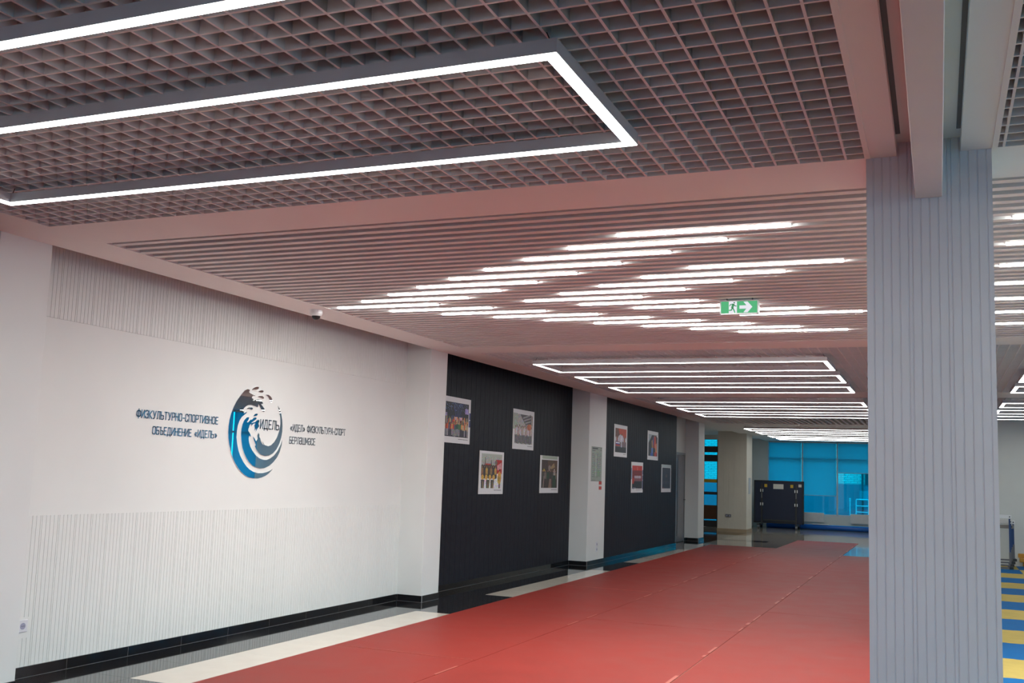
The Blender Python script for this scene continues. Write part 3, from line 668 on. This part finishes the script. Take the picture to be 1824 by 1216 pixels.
def pr5(rng):
    c = base_print(); inner(c, (.42, .26, .22)); c.poly([(.3, .115), (.93, .115), (.93, .38), (.45, .38)], (.74, .26, .16)); c.noise(PX0, PY0, PX1, .4, .05, rng)
    c.rect(PX0, .68, PX1, PY1, (.16, .16, .18))
    for i in range(9): c.man(.12+.095*i, .69, .36, [(.74, .70, .72), (.60, .3, .24), (.78, .76, .80)][i % 3], (.52, .48, .54), wd=1.1)
    c.ell(.5, .42, .2, .12, (.74, .70, .74)); c.man(.55, .70, .42, (.80, .79, .84), (.76, .75, .80), wd=1.4)
    c.rect(.12, .55, .42, .585, (.85, .84, .86)); c.rect(.12, .585, .42, .62, (.22, .22, .52)); c.rect(.12, .62, .42, .66, (.72, .18, .14)); caption(c, .7, rng); return c
def pr6(rng):
    c = base_print(); inner(c, (.62, .64, .66)); c.poly([(.08, .42), (.4, .14), (.93, .14), (.93, .865), (.08, .865)], (.17, .16, .18)); c.poly([(.8, .14), (.93, .14), (.93, .2)], (.8, .8, .82))
    c.ell(.56, .33, .09, .17, (.20, .26, .50)); c.poly([(.36, .35), (.46, .28), (.5, .6), (.4, .6)], (.66, .48, .30)); c.rect(.36, .58, .50, .865, (.32, .46, .76)); c.poly([(.28, .76), (.5, .76), (.5, .865), (.28, .865)], (.18, .30, .62))
    c.ell(.68, .27, .11, .13, (.70, .20, .17)); c.poly([(.58, .38), (.80, .34), (.84, .62), (.56, .56)], (.72, .24, .14)); c.poly([(.7, .45), (.86, .4), (.9, .75), (.74, .75)], (.80, .50, .36)); c.rect(.64, .72, .86, .865, (.72, .18, .14)); c.ell(.66, .18, .04, .05, (.58, .42, .34)); caption(c, .84, rng); return c
def pr7(rng):
    c = base_print(); c.rect(0, .2, .05, .56, (.22, .40, .62)); c.rect(.95, .25, 1, .9, (.26, .32, .52)); c.rect(.955, .4, 1, .43, WHT); c.rect(.955, .58, 1, .6, WHT)
    inner(c, (.48, .14, .14)); c.rect(PX0, PY0, PX1, .27, (.76, .20, .16)); c.poly([(.5, .15), (.53, .15), (.55, .26), (.49, .26)], (.80, .5, .44)); c.noise(PX0, .27, PX1, .6, .03, rng)
    c.rect(PX0, .62, PX1, PY1, (.15, .13, .15)); c.poly([(.08, .5), (.3, .55), (.2, .72), (.08, .7)], (.66, .18, .13))
    for i in range(8): c.man(.3+.07*i, .63, .22, (.78, .76, .80), (.55, .5, .55), wd=1.2)
    for i in range(22): c.ell(rng.uniform(.1, .9), rng.uniform(.7, .86), .03, .03, (.10, .09, .11))
    c.rect(.12, .83, .4, .86, (.5, .48, .54)); caption(c, .4, rng); return c
def pr8(rng):
    c = base_print(); c.rect(0, 0, 1, .1, (.70, .74, .74)); inner(c, (.14, .15, .22)); c.noise(PX0, PY0, PX1, PY1, .015, rng); c.ell(.5, .40, .1, .06, (.28, .22, .26)); c.ell(.5, .43, .05, .03, (.4, .28, .28))  # pale band across the top margin is painted reflection
    for i in range(9): c.man(.12+.095*i, .80, .22, [(.26, .24, .32), (.34, .30, .34), (.18, .18, .28)][i % 3], (.12, .12, .18))
    c.rect(.08, .83, .93, .865, (.20, .18, .26)); c.rect(.08, .82, .3, .85, (.38, .16, .2)); return c
posters = [
 (W, 11.918, 2.152, pr1, 'poster of a flag-waving crowd under blue lights, half behind the first pilaster edge', .0),
 (W, 14.252, 2.150, pr2, 'poster of a white-shirted team under a striped canopy, upper right of the first charcoal bay', .002),
 (W, 13.105, 1.493, pr3, 'poster of people with towers and red banner, lower left in the first charcoal bay', -.004),
 (W, 15.412, 1.497, pr4, 'dark brown poster of a team with green costumes, lower right of the first charcoal bay', .0),
 (-5.46, 18.330, 2.161, pr5, 'poster of athletes in white with a tricolour flag, upper left of the second charcoal bay', .0),
 (-5.46, 20.660, 2.162, pr6, 'poster of two wrestlers in blue and red, upper right of the second charcoal bay', .0),
 (-5.46, 19.502, 1.498, pr7, 'red poster of a white-clad group before dark crowd, lower left in second charcoal bay', .003),
 (-5.46, 21.830, 1.498, pr8, 'near black poster of figures on a dim stage, lower right of the second charcoal bay', .0)]
for i, (X, yc, zc, fn, lab, tilt) in enumerate(posters):
    o = tag(bx(0, .004, -.4225, .4225, -.296, .296).build('poster', 'paper', None, (X+.001, yc, zc)), lab, 'poster')
    o.rotation_euler[0] = tilt
    quad('print', fn(np.random.default_rng(10+i)).material('poster_print'), o, .0045, -.421, .421, -.295, .295)
# evacuation plan and red notice on the second pilaster
rng = np.random.default_rng(5)
c = Cv(240, 240, (.62, .65, .60))
c.rect(0, 0, 1, .01, (.3, .32, .3)); c.rect(0, .99, 1, 1, (.3, .32, .3)); c.rect(.08, .03, .6, .065, (.25, .25, .25)); c.rect(.85, .03, .96, .045, (.3, .3, .3)); c.rect(.08, .1, .36, .12, (.4, .42, .4)); c.rect(.84, .08, .95, .11, (.45, .47, .45))
for x in (.28, .34, .52, .58): c.rect(x, .2, x+.012, .9, (.36, .40, .36))
for yv in np.arange(.2, .92, .06): c.rect(.08, yv, .3, yv+.01, (.44, .48, .44)); c.rect(.55, yv, .9, yv+.008, (.46, .50, .46))
for i in range(70): x, yv = rng.uniform(.08, .92), rng.uniform(.18, .92); c.rect(x, yv, x+rng.uniform(.01, .05), yv+.015, [(.35, .45, .36), (.42, .44, .42), (.55, .46, .44)][rng.integers(3)])
c.ell(.7, .78, .16, .1, (.54, .62, .52)); c.rect(.36, .22, .5, .86, (.66, .69, .64)); c.rect(.06, .965, .4, .975, (.3, .3, .3))
o = tag(bx(0, .004, -.295, .295, -.296, .296).build('evacuation_plan', 'paper', None, (PL+.001, 16.875, 1.703)), 'pale green evacuation plan fixed to the second pilaster', 'plan')
quad('print', c.material('plan_print', .4), o, .0045, -.293, .293, -.294, .294)
o = tag(empty('fire_notice', (PL+.001, 17.116, 1.336)), 'small red two-part notice below the evacuation plan', 'notice')
bx(0, .003, -.073, .073, .016, .072).build('upper_plate', 'redprint', o); bx(0, .003, -.073, .073, -.072, -.016).build('lower_plate', 'redprint', o); bx(0, .002, -.073, .073, -.016, .016).build('white_band', 'paper', o)
# sockets
def sock(x, y, z, label, axis='x', m='socket'):
    o = tag(empty('wall_socket', (x, y, z)), label, 'socket')
    f = (lambda u, v, n: (n, u, v)) if axis == 'x' else (lambda u, v, n: (u, -n, v))
    pl = [(-.041, -.041), (.041, -.041), (.041, .041), (-.041, .041)]
    pt = bevel(MB().prism(pl, f, .009).build('plate', m, o), .003)
    ring = [(math.cos(a)*.022, math.sin(a)*.022) for a in [2*math.pi*i/20 for i in range(20)]]
    MB().prism(ring, f, .0105).build('recess', 'socketin', pt)
    for s_ in (-.008, .008): MB().prism([(s_+math.cos(a)*.003, math.sin(a)*.003) for a in [2*math.pi*i/8 for i in range(8)]], f, .0115).build('pin_hole', 'black', pt)
    return o
bx(W-.002, W+.001, 5.215, 5.325, .265, .405).build('socket_pad', 'paint', wl)
sock(W+.001, 5.275, .348, 'round white socket in the ribbed wall near the first visible baseboard tile')
sock(PL, 16.985, .330, 'upper white socket low on the second pilaster'); sock(PL, 16.985, .244, 'lower white socket on the second pilaster')
sock(-5.80, 30.592, .47, 'left grey socket low on the beige ribbed column', 'y', 'hgrey'); sock(-5.715, 30.592, .47, 'right grey socket low on the beige ribbed column', 'y', 'hgrey')
o = tag(bx(0, .01, -.18, .18, -.24, .24).build('notice_board', mat('notice_grey', (.40, .41, .44), .5), None, (-5.23, 31.1, 1.36)), 'grey notice sheet on the side face of the beige column', 'notice')
# ------------------------------------------------------------------ exit sign
ex = tag(empty('exit_sign', (-1.425, 7.95, C)), 'green emergency exit sign with running man and arrow under the slats', 'sign')
Wd, Hh = .302, .114
bevel(bx(-Wd/2, Wd/2, 0, .045, -Hh-.002, -.004).build('housing', 'frame', ex), .006)
MB().box(-Wd/2, Wd/2, -.006, 0, -Hh-.002, -Hh+.008).box(-Wd/2, Wd/2, -.006, 0, -.012, -.004).box(-Wd/2, -Wd/2+.010, -.006, 0, -Hh, -.006).box(Wd/2-.010, Wd/2, -.006, 0, -Hh, -.006).build('bezel', 'white', ex)
fc = bx(-.141, .141, -.003, 0, -.106, -.012).build('face', 'exitlit', ex)
fe = lambda u, v, n: (u*.282-.141, -.003-n, v*.094-.106)
b = MB(); b.prism([(.215, 0), (.44, 0), (.44, 1), (.215, 1)], fe, .0006)
b.prism([(.51, .36), (.70, .36), (.62, .05), (.735, .05), (.865, .5), (.735, .95), (.62, .95), (.70, .64), (.51, .64)], fe, .0006); b.build('pictogram', 'exitwhite', fc)
b = MB(); b.prism([(.365+math.cos(a)*.022, .88+math.sin(a)*.066) for a in [2*math.pi*i/16 for i in range(16)]], fe, .0012)
def limb(pl, t):
    for a, c_ in zip(pl, pl[1:]):
        a, c_ = Vector((a[0]*3, a[1])), Vector((c_[0]*3, c_[1])); dv = (c_-a).normalized(); n = Vector((-dv.y, dv.x))*t/2; e = dv*t*.3
        b.prism([((p.x)/3, p.y) for p in (a-e-n, c_+e-n, c_+e+n, a-e+n)], fe, .0012)
limb([(.335, .74), (.315, .48)], .2); limb([(.31, .76), (.255, .72), (.24, .60)], .075); limb([(.345, .76), (.385, .62), (.42, .60)], .075)
limb([(.32, .46), (.355, .28), (.385, .06)], .1); limb([(.312, .46), (.29, .27), (.20, .24)], .1); b.build('running_figure', 'green', fc)
for s_ in (-.1, .1): MB().cyl((s_, .02, -.006), (s_, .02, .05), .005, 8).build('hanger', 'metal', ex)
# ------------------------------------------------------------------ dome camera
dc = tag(empty('dome_camera', (-5.195, 7.73, C)), 'small white dome security camera under the left soffit', 'camera')
b = MB().cyl((0, 0, 0), (0, 0, -.032), .059, 28).cyl((0, 0, -.032), (0, 0, -.055), .059, 28, .047); b.build('housing', 'white', dc, smooth=False)
b = MB(); n, rr = 20, .040
for i in range(7):
    th = math.pi/2*i/6
    for j in range(n): b.v.append((math.cos(th)*rr*math.cos(2*math.pi*j/n), math.cos(th)*rr*math.sin(2*math.pi*j/n), -.052-math.sin(th)*rr*.95))
for i in range(6):
    for j in range(n): b.f.append((i*n+j, i*n+(j+1) % n, (i+1)*n+(j+1) % n, (i+1)*n+j))
b.build('dome', 'black', dc, smooth=True)
# ------------------------------------------------------------------ folded table-tennis table
tt = tag(empty('folded_table', (-4.825, 34.33, 0)), 'folded dark navy table tennis table on wheels before the blue window', 'table')
bevel(bx(-.765, .765, -.03, -.005, .19, 1.53).build('top_half', 'navy', tt), .003)
bevel(bx(-.765, .765, .10, .125, .19, 1.53).build('top_half', 'navy', tt), .003)
for yy in (-.034, .096):
    MB().box(-.79, -.755, yy, yy+.035, .17, 1.55).box(.755, .79, yy, yy+.035, .17, 1.55).box(-.79, .79, yy, yy+.035, 1.515, 1.55).box(-.79, .79, yy, yy+.035, .17, .21).build('apron_frame', 'black', tt)
for x in (-.535, .56):
    MB().box(x-.025, x+.025, -.075, -.035, .12, 1.45).build('leg', 'darkmetal', tt); lg = [c for c in tt.children if c.name.startswith('leg')][-1]
    for z in (.78, 1.22):
        for dx in (-.035, .035): bx(x+dx-.014, x+dx+.014, -.085, -.075, z-.045, z+.045).build('hinge', 'rail', lg)
    bx(x-.012, x+.012, -.084, -.076, .98, 1.15).build('latch', 'metal', lg)
bx(-.52, .54, -.07, -.04, .24, .29).build('stretcher', 'darkmetal', tt)
for x in (-.60, .60):
    MB().box(x-.05, x+.05, -.32, .34, .10, .14).build('foot_bar', 'darkmetal', tt)
    for yy in (-.28, .30): MB().cyl((x-.03, yy, .06), (x+.03, yy, .06), .06, 16).build('wheel', 'metal' if yy < 0 else 'black', tt)
for x in (-.41, .42): bx(x-.045, x+.045, -.0345, -.031, 1.33, 1.43).build('sticker', 'yellow', tt)
bx(-.17, .155, -.034, -.0305, 1.28, 1.44).build('label_plate', 'paper', tt)
bx(.63, .725, -.034, -.0305, 1.36, 1.45).build('small_label', 'paper', tt)
# rolled mat, pale board, radiators
rm = tag(empty('rolled_mat', (-4.7, 34.95, 0), -.012), 'long bright blue rolled mat lying on the floor under the back window', 'mat')
MB().cyl((-.6, 0, .085), (4.3, 0, .085), .085, 24).build('roll', 'bluemat', rm, smooth=True)
MB().cyl((4.3, 0, .085), (4.305, 0, .085), .05, 16).build('roll_end', 'hblue', rm)
tag(bx(-.25, .25, -.06, .06, 0, .02).build('pale_board', 'radiator', None, (-3.57, 34.95, .171)), 'short pale board lying on the blue rolled mat', 'board')
def radiator(x0, x1, label):
    o = tag(empty('radiator', (x0, 35.55, 0)), label, 'radiator'); ln = x1-x0
    bx(0, ln, 0, .02, .23, .53).build('front_panel', 'radiator', o); bx(0, ln, .07, .09, .23, .53).build('back_panel', 'radiator', o)
    b = MB(); k = int(ln/.04)
    for i in range(k): b.box(.01+i*.04, .032+i*.04, -.006, 0, .245, .515)
    b.build('flutes', 'radiator', o); bx(-.003, ln+.003, -.002, .095, .53, .538).build('top_grille', 'radiator', o)
    for x in (.12, ln-.12): bx(x-.02, x+.02, .09, .15, .35, .42).build('bracket', 'metal', o)
radiator(-5.0, -3.53, 'white panel radiator under the window, partly behind the folded table')
radiator(-2.69, -1.2, 'white panel radiator under the window, nearer the ribbed column')
# ------------------------------------------------------------------ hurdles and ochre bars
def hurdle(x, y, z, hgt, label, boardm):
    o = tag(empty('hurdle', (x, y, z)), label, 'hurdle', 'athletics hurdles nested by the end wall')
    # width 1.2 m leftward from x
    for s_ in (-1.17, 0):
        bx(s_-.018, s_+.018, -.015, .015, .03, .30).build('lower_post', 'hgrey', o)
        bx(s_-.014, s_+.014, -.011, .011, .30, hgt-.03).build('upright', 'hblue', o)
        ft = bevel(bx(s_-.03, s_+.03, -.30, .34, 0, .04).build('foot', 'hgrey', o), .006)
        bx(s_-.034, s_+.034, -.33, -.27, 0, .046).build('rubber_tip', 'black', ft)
    cb = bevel(bx(-1.205, .035, -.035, -.012, hgt-.07, hgt).build('crossbar', boardm, o), .006)
    bx(-1.17, 0, -.30, -.27, .006, .034).build('tie_bar', 'hgrey', o)
    for s_ in (-1.17, 0): MB().cyl((s_, -.036, hgt-.035), (s_, -.045, hgt-.035), .012, 10).build('bolt', 'black', cb)
    return o
hurdle(1.24, 21.80, .022, 1.00, 'front hurdle with white crossbar by the end wall', 'white')
hurdle(1.26, 21.90, .066, .86, 'low hurdle with pale crossbar just behind the front hurdle', 'radiator')
hurdle(1.285, 22.0, .110, .72, 'hurdle with worn brown crossbar inside the hurdle stack', 'wood')
hurdle(1.32, 22.12, .154, .76, 'rearmost hurdle with white bar end showing right of the others', 'white')
for i, (dy, z, x0) in enumerate(((0, .022, 1.62), (.10, .022, 1.50), (.05, .104, 1.44), (.12, .186, 1.42))):
    o = tag(empty('ochre_bar', (x0, 22.42+dy, z+.04)), 'ochre padded bar of the pile by the end wall, %s' % ['front bottom one', 'rear bottom one', 'middle one', 'topmost one'][i], 'bar', 'ochre padded bars by the end wall')
    bevel(bx(0, 2.2, -.045, .045, -.04, .04).build('padding', 'orange', o), .012)
    bx(2.2, 2.21, -.03, .03, -.03, .03).build('end_cap', 'brown', o)
